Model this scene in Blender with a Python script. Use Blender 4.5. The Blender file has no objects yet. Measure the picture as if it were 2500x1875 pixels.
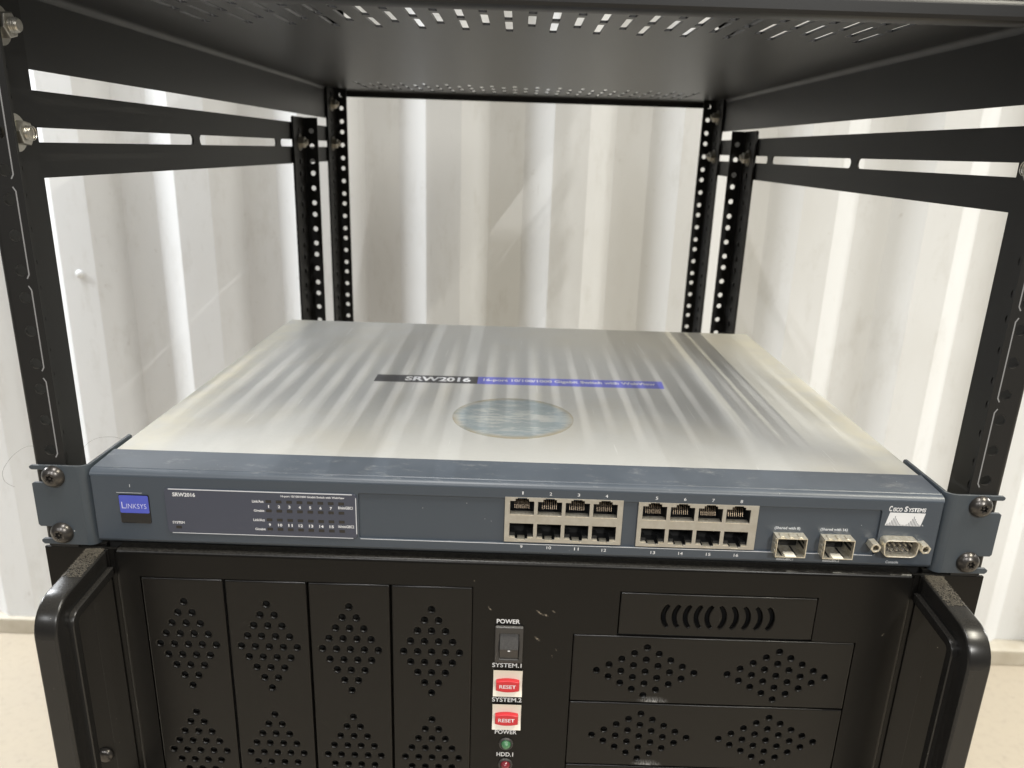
import bpy, bmesh, math, random
from mathutils import Matrix, Vector
random.seed(7)
S = 0.001                                  # everything below is written in millimetres
scene = bpy.context.scene
col = scene.collection

# ------------------------------------------------------------------ camera, world, lamps, exposure
def V(x, y, z): return Vector((x * S, y * S, z * S))
cam_d = bpy.data.cameras.new('camera')
cam = bpy.data.objects.new('camera', cam_d); col.objects.link(cam)
pitch, roll = -0.3147, 0.0325
fw = Vector((0, math.cos(pitch), math.sin(pitch))); rt = Vector((1, 0, 0)); up = rt.cross(fw)
r2 = math.cos(roll) * rt + math.sin(roll) * up
u2 = -math.sin(roll) * rt + math.cos(roll) * up
cam.matrix_world = Matrix.Translation(V(-3.87, -362.4, 177.5)) @ Matrix((r2, u2, -fw)).transposed().to_4x4()
cam_d.sensor_width = 36; cam_d.lens = 1920.4 / 2500 * 36
cam_d.shift_x = 0.0; cam_d.shift_y = 53.4 / 2500
cam_d.clip_start = 0.01; cam_d.clip_end = 50
cam_d.dof.use_dof = True; cam_d.dof.focus_distance = 0.40; cam_d.dof.aperture_fstop = 16
scene.camera = cam

w = bpy.data.worlds.new('World'); scene.world = w; w.use_nodes = True
bg = w.node_tree.nodes['Background']
bg.inputs['Color'].default_value = (1.0, 0.97, 0.92, 1); bg.inputs['Strength'].default_value = 0.012

def tube_lamp(x, y, power, colour):
    l = bpy.data.lights.new('ceiling_lamp', 'AREA'); l.shape = 'RECTANGLE'; l.size = 0.010; l.size_y = 0.55
    l.energy = power; l.color = colour
    o = bpy.data.objects.new('ceiling_lamp', l); o.location = V(x, y, 1312); col.objects.link(o)
tube_lamp(893, -2200, 76, (1.0, 0.985, 0.94))        # in front of the rack, right
tube_lamp(893, -330, 24, (1.0, 0.95, 0.80))           # over the aisle on the right
tube_lamp(-450, -1900, 27, (0.99, 0.99, 1.0))         # in front of the rack
tube_lamp(-1500, -1900, 18, (0.97, 0.985, 1.0))       # in front of the rack, left
tube_lamp(-120, -330, 13, (1.0, 0.98, 0.95))          # above the rack's front
tube_lamp(-3000, 1000, 140, (0.94, 0.97, 1.0))        # along the wall, left
tube_lamp(-1500, 1220, 36, (0.94, 0.97, 1.0))
tube_lamp(3000, 700, 128, (1.0, 0.99, 0.95))          # along the wall, right
scene.view_settings.view_transform = 'Standard'
scene.view_settings.look = 'None'; scene.view_settings.exposure = 0.0; scene.view_settings.gamma = 1
scene.render.engine = 'CYCLES'
scene.cycles.max_bounces = 8

# ------------------------------------------------------------------ materials
def M(name, colour, rough=0.5, metal=0.0, bump=None, mottle=None, specks=None, dust=None, extra=None,
      spec=0.5, alpha=None, coat=0.0):
    m = bpy.data.materials.new(name); m.use_nodes = True
    nt = m.node_tree; N = nt.nodes; L = nt.links
    b = N['Principled BSDF']
    b.inputs['Roughness'].default_value = rough; b.inputs['Metallic'].default_value = metal
    b.inputs['Specular IOR Level'].default_value = spec; b.inputs['Coat Weight'].default_value = coat
    tc = N.new('ShaderNodeTexCoord').outputs['Object']
    rgb = N.new('ShaderNodeRGB'); rgb.outputs[0].default_value = (*colour, 1); c = rgb.outputs[0]
    def noise(scale, detail=4, vec=None, rough_=0.6):
        n = N.new('ShaderNodeTexNoise'); n.inputs['Scale'].default_value = scale
        n.inputs['Detail'].default_value = detail; n.inputs['Roughness'].default_value = rough_
        L.new(vec or tc, n.inputs['Vector']); return n.outputs['Fac']
    def ramp(f, a, b_):
        r = N.new('ShaderNodeMapRange'); r.inputs['From Min'].default_value = a; r.inputs['From Max'].default_value = b_
        L.new(f, r.inputs['Value']); return r.outputs['Result']
    def math_(op, a, b_):
        q = N.new('ShaderNodeMath'); q.operation = op
        for i, v in enumerate((a, b_)):
            if isinstance(v, (int, float)): q.inputs[i].default_value = v
            else: L.new(v, q.inputs[i])
        return q.outputs[0]
    def mix(f, c1, c2, k=1.0):
        x = N.new('ShaderNodeMix'); x.data_type = 'RGBA'
        if k != 1.0: f = math_('MULTIPLY', f, k)
        L.new(f, x.inputs['Factor']); L.new(c1, x.inputs['A'])
        if isinstance(c2, tuple): x.inputs['B'].default_value = (*c2, 1)
        else: L.new(c2, x.inputs['B'])
        return x.outputs['Result']
    def stretch(sx, sy, sz):
        mp = N.new('ShaderNodeMapping'); mp.inputs['Scale'].default_value = (sx, sy, sz)
        L.new(tc, mp.inputs['Vector']); return mp.outputs['Vector']
    if mottle:                                   # (scale, other colour, amount)
        c = mix(ramp(noise(mottle[0]), 0.35, 0.65), c, mottle[1], mottle[2])
    if dust:                                     # settled on faces that look up: (colour, amount, noise scale)
        g = N.new('ShaderNodeNewGeometry'); sx = N.new('ShaderNodeSeparateXYZ')
        L.new(g.outputs['Normal'], sx.inputs[0])
        f = math_('MULTIPLY', ramp(sx.outputs['Z'], 0.25, 0.95), ramp(noise(dust[2], 8, None, 0.75), 0.38, 0.68))
        c = mix(f, c, dust[0], dust[1])
    if specks:                                   # loose grains and chips: (cells per metre, size, colour, share)
        v = N.new('ShaderNodeTexVoronoi'); v.inputs['Scale'].default_value = specks[0]
        L.new(tc, v.inputs['Vector'])
        sp = N.new('ShaderNodeSeparateColor'); L.new(v.outputs['Color'], sp.inputs[0])
        size = math_('MULTIPLY', sp.outputs['Green'], specks[1])
        f = math_('MULTIPLY', math_('LESS_THAN', v.outputs['Distance'], size),
                  math_('GREATER_THAN', sp.outputs['Red'], 1 - specks[3]))
        c = mix(f, c, specks[2], 0.8)
    if extra: c = extra(dict(N=N, L=L, tc=tc, noise=noise, ramp=ramp, math=math_, mix=mix, stretch=stretch, b=b), c)
    L.new(c, b.inputs['Base Color'])
    if bump:                                     # (scale, strength, distance mm)
        bn = N.new('ShaderNodeBump'); bn.inputs['Strength'].default_value = bump[1]; bn.inputs['Distance'].default_value = bump[2] * S
        L.new(noise(bump[0], 3), bn.inputs['Height']); L.new(bn.outputs[0], b.inputs['Normal'])
    if alpha is not None: b.inputs['Alpha'].default_value = alpha
    return m

def blob(t, cx, cy, cz, rx, ry, rz, rot=0.0):             # soft elliptical patch at a place on the thing
    mp = t['N'].new('ShaderNodeMapping'); mp.vector_type = 'TEXTURE'
    mp.inputs['Location'].default_value = (cx * S, cy * S, cz * S); mp.inputs['Scale'].default_value = (rx * S, ry * S, rz * S); mp.inputs['Rotation'].default_value = (0, rot, 0)
    t['L'].new(t['tc'], mp.inputs['Vector'])
    ln = t['N'].new('ShaderNodeVectorMath'); ln.operation = 'LENGTH'; t['L'].new(mp.outputs[0], ln.inputs[0])
    return t['ramp'](ln.outputs['Value'], 1.0, 0.15)

def scuffs(t, c):                                # pale rubbed patch across the drive covers, a few chips
    mp = t['N'].new('ShaderNodeMapping'); mp.inputs['Rotation'].default_value = (0, 0.55, 0)
    mp.inputs['Scale'].default_value = (1.6, 1, 0.45); t['L'].new(t['tc'], mp.inputs['Vector'])
    fine = t['ramp'](t['noise'](800, 5, mp.outputs[0], 0.8), 0.44, 0.62)
    for p in ((84, -3, -126, 26, 20, 9), (78, -3, -106.5, 9, 20, 3.5), (108, -3, -129, 22, 20, 4), (78, -3, -145, 12, 20, 6), (43, -3, -124, 12, 20, 8)):
        c = t['mix'](t['math']('MULTIPLY', fine, blob(t, *p)), c, (0.34, 0.34, 0.34), 0.95)
    return c
def chips(t, c):
    for p in ((14.3, -3, -53.5, 0.7, 9, 3.0, -0.9), (17.6, -3, -54.9, 0.8, 9, 1.6, -1.0), (13.6, -3, -69.5, 0.7, 9, 2.4, -0.8), (-12.0, -3, -52.0, 0.6, 9, 2.0, -0.6),
              (21.5, -3, -52.4, 0.5, 9, 1.6, -0.9), (-20.4, -3, -35.8, 0.4, 9, 0.6, 0.0), (24, -3, -76, 0.3, 9, 1.2, -0.4), (22, -3, -80, 0.3, 9, 1.0, -0.4), (196, -3, -60, 0.4, 9, 1.2, 0.6)):
        c = t['mix'](t['math']('MULTIPLY', blob(t, *p), t['ramp'](t['noise'](1100, 4), 0.42, 0.58)), c, (0.26, 0.22, 0.17), 0.85)
    return c
def bezel_scuffs_lit_top(t, c):
    f = t['ramp'](t['noise'](55, 8, t['stretch'](1, 2.2, 2.2), 0.8), 0.56, 0.72)
    g = t['N'].new('ShaderNodeNewGeometry'); sx = t['N'].new('ShaderNodeSeparateXYZ'); t['L'].new(g.outputs['Normal'], sx.inputs[0])
    up_ = t['ramp'](sx.outputs['Z'], 0.5, 0.95)
    c = t['mix'](t['math']('MULTIPLY', up_, t['ramp'](t['noise'](14, 4), 0.2, 0.8)), c, (0.17, 0.19, 0.22), 0.45)  # tops lightened: settled dust plus light put into the colour
    return t['mix'](t['math']('MULTIPLY', f, up_), c, (0.33, 0.33, 0.32), 0.5)
def brushed(t, c):                               # fine grain across the sheet, a few stains, painted lamp light
    f = t['noise'](420, 4, t['stretch'](0.9, 6, 6))
    c = t['mix'](t['ramp'](f, 0.3, 0.7), c, (0.385, 0.385, 0.37), 0.38)
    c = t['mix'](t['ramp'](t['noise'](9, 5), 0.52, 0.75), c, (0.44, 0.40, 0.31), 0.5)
    c = t['mix'](blob(t, 130, 330, 20, 150, 110, 60), c, (0.46, 0.41, 0.30), 0.55)  # warm tint of the right lamp painted on the back right
    c = t['mix'](t['ramp'](t['noise'](16, 6, t['stretch'](1, 0.35, 1), 0.7), 0.55, 0.7), c, (0.56, 0.555, 0.53), 0.35)
    for sx_ in (-207, 207):                      # patchy cream bands along both folded edges: lamp light painted in
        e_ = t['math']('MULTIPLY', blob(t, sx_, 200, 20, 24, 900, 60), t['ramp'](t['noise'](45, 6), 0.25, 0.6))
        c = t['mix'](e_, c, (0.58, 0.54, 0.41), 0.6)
    scr = t['ramp'](t['noise'](120, 2, t['stretch'](3.5, 0.12, 1), 0.5), 0.715, 0.75)
    return t['mix'](scr, c, (0.62, 0.62, 0.60), 0.5)
def wall_wear(t, c):
    c = t['mix'](t['ramp'](t['noise'](4, 6, t['stretch'](1, 1, 0.4)), 0.5, 0.8), c, (0.55, 0.535, 0.50), 0.35)
    c = t['mix'](t['ramp'](t['noise'](14, 7, t['stretch'](1.6, 1, 0.5), 0.75), 0.54, 0.70), c, (0.50, 0.49, 0.46), 0.35)
    c = t['mix'](t['ramp'](t['noise'](60, 4), 0.68, 0.74), c, (0.34, 0.31, 0.27), 0.3)
    return t['mix'](t['ramp'](t['noise'](90, 2, t['stretch'](3, 1, 0.15)), 0.72, 0.76), c, (0.45, 0.44, 0.42), 0.45)
def floor_wear(t, c):
    c = t['mix'](t['ramp'](t['noise'](6, 7), 0.42, 0.72), c, (0.38, 0.33, 0.26), 0.6)
    c = t['mix'](t['ramp'](t['noise'](60, 6), 0.5, 0.8), c, (0.30, 0.26, 0.20), 0.5)
    return t['mix'](t['ramp'](t['noise'](24, 5), 0.64, 0.74), c, (0.22, 0.19, 0.15), 0.5)

DUST = (0.34, 0.30, 0.23)
m_black = M('black_powder_coat', (0.012, 0.0118, 0.0115), 0.48, spec=0.3, bump=(1800, 0.35, 0.06), specks=(300, 0.06, (0.30, 0.28, 0.25), 0.1), dust=((0.13, 0.12, 0.10), 0.35, 500))
m_shelf = M('black_shelf_steel', (0.012, 0.012, 0.0125), 0.38, spec=0.4, bump=(1500, 0.2, 0.05))
m_panel = M('black_case_steel', (0.0050, 0.0046, 0.0042), 0.31, spec=0.22, bump=(2200, 0.15, 0.04), specks=(320, 0.075, (0.30, 0.27, 0.23), 0.16), dust=((0.16, 0.15, 0.13), 0.25, 900), extra=chips)
m_cover = M('black_cover_steel', (0.0058, 0.0053, 0.0048), 0.29, spec=0.28, bump=(2200, 0.15, 0.04), specks=(300, 0.065, (0.30, 0.28, 0.25), 0.12), extra=scuffs)
m_handle = M('black_handle_paint', (0.014, 0.0135, 0.013), 0.26, bump=(900, 0.16, 0.05), spec=0.38, specks=(420, 0.09, (0.26, 0.24, 0.2), 0.14), dust=(DUST, 0.07, 1500))
m_lint = M('grey_brown_lint', (0.12, 0.105, 0.08), 0.95, mottle=(900, (0.07, 0.06, 0.045), 0.8))
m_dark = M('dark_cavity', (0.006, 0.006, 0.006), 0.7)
m_bezel = M('slate_blue_plastic', (0.045, 0.056, 0.071), 0.38, bump=(2600, 0.25, 0.05), specks=(320, 0.085, (0.5, 0.5, 0.49), 0.14), extra=bezel_scuffs_lit_top)
m_ear = M('slate_grey_paint', (0.043, 0.053, 0.063), 0.46, bump=(2000, 0.3, 0.05), specks=(120, 0.05, (0.6, 0.6, 0.58), 0.1), dust=((0.30, 0.30, 0.29), 0.4, 500))
m_led = M('blue_grey_overlay', (0.046, 0.051, 0.072), 0.36, specks=(160, 0.05, (0.6, 0.6, 0.6), 0.1))
m_led_edge = M('pale_edge', (0.50, 0.51, 0.53), 0.4)  # pale lines on edges; on the recess ledge it paints caught light
m_window = M('smoked_window', (0.022, 0.020, 0.018), 0.25)
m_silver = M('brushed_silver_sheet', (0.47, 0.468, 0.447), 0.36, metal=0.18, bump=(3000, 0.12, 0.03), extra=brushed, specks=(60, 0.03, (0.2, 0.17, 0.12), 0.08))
m_nickel = M('dull_nickel', (0.45, 0.43, 0.385), 0.44, metal=0.6, mottle=(260, (0.36, 0.33, 0.28), 0.5))
m_bright = M('bright_tin', (0.80, 0.76, 0.66), 0.34, metal=0.75, mottle=(700, (0.45, 0.38, 0.25), 0.6))
m_gold = M('contact_gold', (0.20, 0.155, 0.11), 0.35, metal=1.0)
m_white = M('white_print', (0.62, 0.62, 0.63), 0.5)
m_badge = M('lilac_print', (0.50, 0.50, 0.66), 0.4)
m_greyprint = M('grey_print', (0.50, 0.52, 0.55), 0.5)
m_blue = M('logo_blue', (0.055, 0.075, 0.40), 0.25, coat=0.3)
m_gloss = M('gloss_black', (0.008, 0.008, 0.009), 0.06)
m_strip_blue = M('label_blue', (0.115, 0.125, 0.50), 0.38)
m_strip_dark = M('label_black', (0.030, 0.031, 0.036), 0.38)
m_screw = M('gunmetal_screw', (0.085, 0.078, 0.072), 0.30, metal=0.7, mottle=(900, (0.05, 0.046, 0.043), 0.5))
m_zinc = M('zinc_plated_steel', (0.55, 0.53, 0.48), 0.33, metal=0.85, mottle=(500, (0.32, 0.30, 0.26), 0.5))
m_mark = M('grey_white_ink', (0.20, 0.20, 0.205), 0.6)
m_cream = M('cream_plastic', (0.76, 0.72, 0.62), 0.4)
m_red = M('red_plastic', (0.50, 0.020, 0.028), 0.33)
m_rocker = M('charcoal_plastic', (0.030, 0.028, 0.027), 0.38, dust=((0.28, 0.27, 0.25), 0.55, 1200))
m_green = M('green_lens', (0.055, 0.16, 0.075), 0.15, coat=0.5)
m_redlens = M('dark_red_lens', (0.16, 0.022, 0.030), 0.15, coat=0.5)
m_wall = M('white_container_paint', (0.70, 0.71, 0.715), 0.55, bump=(160, 0.12, 0.4), extra=wall_wear)
m_rail = M('dusty_rail_paint', (0.50, 0.46, 0.38), 0.6, mottle=(20, (0.36, 0.31, 0.23), 0.5))
m_floor = M('worn_concrete_floor', (0.40, 0.345, 0.265), 0.75, bump=(90, 0.3, 0.6), extra=floor_wear)
m_hair = M('dark_hair', (0.03, 0.022, 0.018), 0.5)
def ring_stain(t, c):
    r = t['noise'](70, 7, t['stretch'](0.4, 1.3, 1), 0.8)
    c = t['mix'](t['ramp'](r, 0.47, 0.55), c, (0.64, 0.645, 0.62), 0.9)
    inner = blob(t, -3, 99, 20, 40, 40, 40)
    c = t['mix'](t['math']('MULTIPLY', t['ramp'](inner, 0.10, 0.30), t['ramp'](inner, 0.55, 0.32)), c, (0.30, 0.38, 0.42), 0.5)
    edge = t['math']('SUBTRACT', 1.0, blob(t, -3, 99, 20, 44, 44, 40))
    return t['mix'](t['math']('MULTIPLY', t['ramp'](edge, 0.70, 0.82), t['ramp'](t['noise'](60, 5), 0.25, 0.55)), c, (0.47, 0.40, 0.27), 0.85)
m_sticker = M('worn_round_sticker', (0.37, 0.425, 0.435), 0.30, metal=0.15, extra=ring_stain, bump=(90, 1.0, 0.5), alpha=0.6)

# ------------------------------------------------------------------ mesh helpers (millimetres)
XZ = Matrix(((1, 0, 0, 0), (0, 0, -1, 0), (0, 1, 0, 0), (0, 0, 0, 1)))      # (u,v,w) -> x=u, z=v, w towards the viewer
YZ = Matrix(((0, 0, 1, 0), (1, 0, 0, 0), (0, 1, 0, 0), (0, 0, 0, 1)))       # (u,v,w) -> y=u, z=v, w = +x
XY = Matrix.Identity(4)

def plate(outline, holes=(), t=1.0, bev=0.0, frame=XZ, at=(0, 0, 0), res=1):
    """a sheet of thickness t with real holes; returns a mesh in mm, centred on w = 0 and moved to 'at'"""
    c = bpy.data.curves.new('c', 'CURVE'); c.dimensions = '2D'; c.fill_mode = 'BOTH'
    for pts in (outline, *holes):
        s = c.splines.new('POLY'); s.points.add(len(pts) - 1); s.use_cyclic_u = True
        for p, q in zip(s.points, pts): p.co = (q[0], q[1], 0, 1)
    c.extrude = max(t / 2 - bev, 0.0); c.bevel_depth = bev; c.bevel_resolution = res
    if bev: c.offset = -bev
    o = bpy.data.objects.new('c', c); me = bpy.data.meshes.new_from_object(o)
    bpy.data.objects.remove(o); bpy.data.curves.remove(c)
    me.transform(Matrix.Translation(Vector(at)) @ frame)
    return me

def perforated(u0, u1, v0, v1, cu, holes, r, t, frame, at, n=16):
    """a long strip with one row of round holes: a ring of faces round each hole, walls through the sheet"""
    bm = bmesh.new()
    hs = sorted(holes)
    cuts = [hs[0] - 8] + [(a + b) / 2 for a, b in zip(hs, hs[1:])] + [hs[-1] + 6]
    cuts[0] = max(cuts[0], v0); cuts[-1] = min(cuts[-1], v1)
    def quad(pts, w, flip):
        vs = [bm.verts.new((a, b, w)) for a, b in pts]
        bm.faces.new(vs[::-1] if flip else vs)
    for w, flip in ((t / 2, False), (-t / 2, True)):
        if cuts[0] > v0: quad([(u0, v0), (u1, v0), (u1, cuts[0]), (u0, cuts[0])], w, flip)
        if cuts[-1] < v1: quad([(u0, cuts[-1]), (u1, cuts[-1]), (u1, v1), (u0, v1)], w, flip)
        for h, a, b in zip(hs, cuts, cuts[1:]):
            inner, outer = [], []
            for i in range(n):
                q = 2 * math.pi * (i + 0.5) / n; c_, s_ = math.cos(q), math.sin(q)
                inner.append((cu + r * c_, h + r * s_))
                k = 1e9
                if c_ > 1e-6: k = min(k, (u1 - cu) / c_)
                if c_ < -1e-6: k = min(k, (u0 - cu) / c_)
                if s_ > 1e-6: k = min(k, (b - h) / s_)
                if s_ < -1e-6: k = min(k, (a - h) / s_)
                outer.append((cu + k * c_, h + k * s_))
            corners = [(u1, b), (u0, b), (u0, a), (u1, a)]
            for i in range(n):
                j = (i + 1) % n
                f = [inner[i], outer[i]]
                def side(p): return 0 if abs(p[0] - u1) < 1e-6 else 2 if abs(p[0] - u0) < 1e-6 else 1 if abs(p[1] - b) < 1e-6 else 3
                sa, sb = side(outer[i]), side(outer[j])
                if sa != sb: f.append(corners[{(0, 1): 0, (1, 2): 1, (2, 3): 2, (3, 0): 3}[(sa, sb)]])
                f += [outer[j], inner[j]]
                quad(f, w, flip)
    for h in hs:
        for i in range(n):
            q, q2 = 2 * math.pi * (i + 0.5) / n, 2 * math.pi * (i + 1.5) / n
            a, b = (cu + r * math.cos(q), h + r * math.sin(q)), (cu + r * math.cos(q2), h + r * math.sin(q2))
            bm.faces.new([bm.verts.new(p) for p in ((*a, t / 2), (*b, t / 2), (*b, -t / 2), (*a, -t / 2))])
    e = [(u0, v0), (u1, v0), (u1, v1), (u0, v1)]
    for a, b in zip(e, e[1:] + e[:1]):
        bm.faces.new([bm.verts.new(p) for p in ((*a, -t / 2), (*b, -t / 2), (*b, t / 2), (*a, t / 2))])
    me = bpy.data.meshes.new('m'); bm.to_mesh(me); bm.free()
    me.transform(Matrix.Translation(Vector(at)) @ frame)
    return me

def rect(x0, x1, y0, y1, r=0.0, n=4):
    if r <= 0: return [(x0, y0), (x1, y0), (x1, y1), (x0, y1)]
    out = []
    for cx, cy, a in ((x1 - r, y0 + r, -90), (x1 - r, y1 - r, 0), (x0 + r, y1 - r, 90), (x0 + r, y0 + r, 180)):
        for i in range(n + 1):
            b = math.radians(a + 90 * i / n); out.append((cx + r * math.cos(b), cy + r * math.sin(b)))
    return out
def circ(cx, cy, r, n=16, ry=None): return [(cx + r * math.cos(2 * math.pi * i / n), cy + (ry or r) * math.sin(2 * math.pi * i / n)) for i in range(n)]

def grow(pieces):                                # join meshes into one
    bm = bmesh.new()
    for me in pieces:
        bm.from_mesh(me); bpy.data.meshes.remove(me)
    me = bpy.data.meshes.new('m'); bm.to_mesh(me); bm.free(); return me

def box(x0, x1, y0, y1, z0, z1, bev=0.0, seg=2):
    bm = bmesh.new(); bmesh.ops.create_cube(bm, size=1)
    for v in bm.verts: v.co = ((x0 + x1) / 2 + v.co.x * (x1 - x0), (y0 + y1) / 2 + v.co.y * (y1 - y0), (z0 + z1) / 2 + v.co.z * (z1 - z0))
    if bev: bmesh.ops.bevel(bm, geom=bm.edges[:], offset=bev, segments=seg, affect='EDGES', profile=0.5)
    me = bpy.data.meshes.new('m'); bm.to_mesh(me); bm.free(); return me

def lathe(profile, n=24, axis='y', at=(0, 0, 0)):    # profile: (radius, along)
    bm = bmesh.new(); rings = []
    for r, h in profile:
        ring = []
        for i in range(n if r > 1e-6 else 1):
            a = 2 * math.pi * i / n; p = (r * math.cos(a), r * math.sin(a), h)
            ring.append(bm.verts.new(p))
        rings.append(ring)
    for A, B in zip(rings, rings[1:]):
        for i in range(n):
            j = (i + 1) % n
            if len(A) == 1 and len(B) == 1: continue
            if len(A) == 1: bm.faces.new((A[0], B[j], B[i]))
            elif len(B) == 1: bm.faces.new((A[i], A[j], B[0]))
            else: bm.faces.new((A[i], A[j], B[j], B[i]))
    bmesh.ops.recalc_face_normals(bm, faces=bm.faces[:])
    me = bpy.data.meshes.new('m'); bm.to_mesh(me); bm.free()
    fr = {'y': Matrix(((1, 0, 0, 0), (0, 0, 1, 0), (0, 1, 0, 0), (0, 0, 0, 1))), 'z': XY,
          'x': Matrix(((0, 0, 1, 0), (0, 1, 0, 0), (1, 0, 0, 0), (0, 0, 0, 1)))}[axis]
    me.transform(Matrix.Translation(Vector(at)) @ fr)
    if fr.to_3x3().determinant() < 0: me.flip_normals()
    return me

def strip(profile, x0, x1, close=False, caps=None):     # (y,z) polyline swept along x
    bm = bmesh.new()
    A = [bm.verts.new((x0, y, z)) for y, z in profile]; B = [bm.verts.new((x1, y, z)) for y, z in profile]
    n = len(profile)
    for i in range(n if close else n - 1):
        j = (i + 1) % n; bm.faces.new((A[i], B[i], B[j], A[j]))
    if close or caps: bm.faces.new(A); bm.faces.new(B[::-1])
    if close or caps: bmesh.ops.recalc_face_normals(bm, faces=bm.faces[:])
    me = bpy.data.meshes.new('m'); bm.to_mesh(me); bm.free(); return me

def wire(pts, r, n=6):
    bm = bmesh.new(); rings = []
    for i, p in enumerate(pts):
        p = Vector(p); d = (Vector(pts[min(i + 1, len(pts) - 1)]) - Vector(pts[max(i - 1, 0)])).normalized()
        a = d.orthogonal().normalized(); b = d.cross(a)
        rings.append([bm.verts.new(p + r * (math.cos(2 * math.pi * k / n) * a + math.sin(2 * math.pi * k / n) * b)) for k in range(n)])
    for A, B in zip(rings, rings[1:]):
        k0 = min(range(n), key=lambda k: (A[0].co - B[k].co).length)
        for k in range(n): bm.faces.new((A[k], A[(k + 1) % n], B[(k + 1 + k0) % n], B[(k + k0) % n]))
    me = bpy.data.meshes.new('m'); bm.to_mesh(me); bm.free(); return me

def text(s, x0, x1, z0, z1, y=None, frame='front', bold=0.012, shear=0.0, zt=None):
    """flat lettering fitted to a box; on the front (x,z at depth y) or on the top (x,y at height zt)"""
    c = bpy.data.curves.new('t', 'FONT'); c.body = s; c.size = 1; c.offset = bold; c.shear = shear; c.resolution_u = 3
    o = bpy.data.objects.new('t', c); me = bpy.data.meshes.new_from_object(o)
    bpy.data.objects.remove(o); bpy.data.curves.remove(c)
    xs = [v.co.x for v in me.vertices]; ys = [v.co.y for v in me.vertices]
    sx = (x1 - x0) / (max(xs) - min(xs)); sy = (z1 - z0) / (max(ys) - min(ys))
    for v in me.vertices:
        a, b = x0 + (v.co.x - min(xs)) * sx, z0 + (v.co.y - min(ys)) * sy
        v.co = (a, y, b) if frame == 'front' else (a, b, zt)
    return me

def words(name, pieces, mat, parent):
    for me in pieces: obj(name, me, mat, parent, False)

def shade(me, ang=35):
    bm = bmesh.new(); bm.from_mesh(me)
    bmesh.ops.remove_doubles(bm, verts=bm.verts[:], dist=0.0005)
    for f in bm.faces: f.smooth = max(abs(f.normal.x), abs(f.normal.y), abs(f.normal.z)) < 0.9998
    for e in bm.edges:
        if len(e.link_faces) != 2 or e.calc_face_angle(0) > math.radians(ang): e.smooth = False
    bm.to_mesh(me); bm.free()

def obj(name, me, mat, parent=None, smooth=True):
    if smooth: shade(me)
    me.transform(Matrix.Scale(S, 4)); me.name = name
    me.materials.clear(); me.materials.append(mat)
    for p in me.polygons: p.material_index = 0
    o = bpy.data.objects.new(name, me); col.objects.link(o)
    if parent: attach(o, parent)
    return o
def attach(o, parent):
    o.parent = parent
    base = parent.get('base')
    if base: o.matrix_parent_inverse = Matrix.Translation(Vector(base)).inverted()
def dup(o, name=None, dx=0, dy=0, dz=0, parent=None):
    c = o.copy(); col.objects.link(c)
    c.location = o.location + V(dx, dy, dz)
    if parent is not None: attach(c, parent)
    return c
def mirrored(me):
    m2 = me.copy(); m2.transform(Matrix.Scale(-1, 4, (1, 0, 0))); m2.flip_normals(); return m2
def thing(name, label, cat, base, group=None):
    o = bpy.data.objects.new(name, None); o.empty_display_size = 0.02; col.objects.link(o)
    o.location = V(*base); o['base'] = tuple(V(*base)); o['label'] = label; o['category'] = cat
    if group: o['group'] = group
    return o
def tag(o, label, cat, group=None):
    o['label'] = label; o['category'] = cat
    if group: o['group'] = group
    return o

# ------------------------------------------------------------------ the place: floor and corrugated container wall
FLOOR = -1034
bm = bmesh.new(); bmesh.ops.create_grid(bm, x_segments=2, y_segments=2, size=1)
for v in bm.verts: v.co = (v.co.x * 4500, -1600 + v.co.y * 2990, FLOOR)
me = bpy.data.meshes.new('m'); bm.to_mesh(me); bm.free()
fl = obj('floor', me, m_floor, smooth=False); fl['kind'] = 'structure'

P, NEAR, FAR = 267.0, 1365.0, 1403.0
prof = []
for n in range(-16, 17):
    x = 65.5 + P * n
    prof += [(x, NEAR), (x + 74, NEAR), (x + 132.5, FAR), (x + 206.5, FAR)]
bm = bmesh.new()
zl = [FLOOR + 44, FLOOR + 700, 100, 700, 1360]
grid = []
for z in zl: grid.append([bm.verts.new((x, y, z)) for x, y in prof])
for A, B in zip(grid, grid[1:]):
    for i in range(len(prof) - 1): bm.faces.new((A[i], A[i + 1], B[i + 1], B[i]))
vert = [e for e in bm.edges if abs(e.verts[0].co.z - e.verts[1].co.z) > 1 and len(e.link_faces) == 2]
bmesh.ops.bevel(bm, geom=vert, offset=2.5, segments=2, affect='EDGES', profile=0.5)
me = bpy.data.meshes.new('m'); bm.to_mesh(me); bm.free()
wall = thing('container_wall', 'white painted corrugated steel wall behind the black rack', 'wall', (0, NEAR, FLOOR))
obj('corrugated_sheet', me, m_wall, wall, False)
obj('bottom_rail', box(-4300, 4400, 1352, 1412, FLOOR, FLOOR + 43.5, 3), m_rail, wall)
for xw in (187.5, -79.5 - P):                        # welded panel joints
    obj('weld_seam', box(xw - 2.2, xw + 2.2, FAR - 6.5, FAR - 1, FLOOR + 44, 1360, 1.5), m_wall, wall)
rv = lathe([(0, -7), (5, -6.5), (8, -4), (9.5, 0)], 16, 'y', (-964, NEAR + 0.5, -112))
obj('rivet', rv, m_wall, wall)

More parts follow.
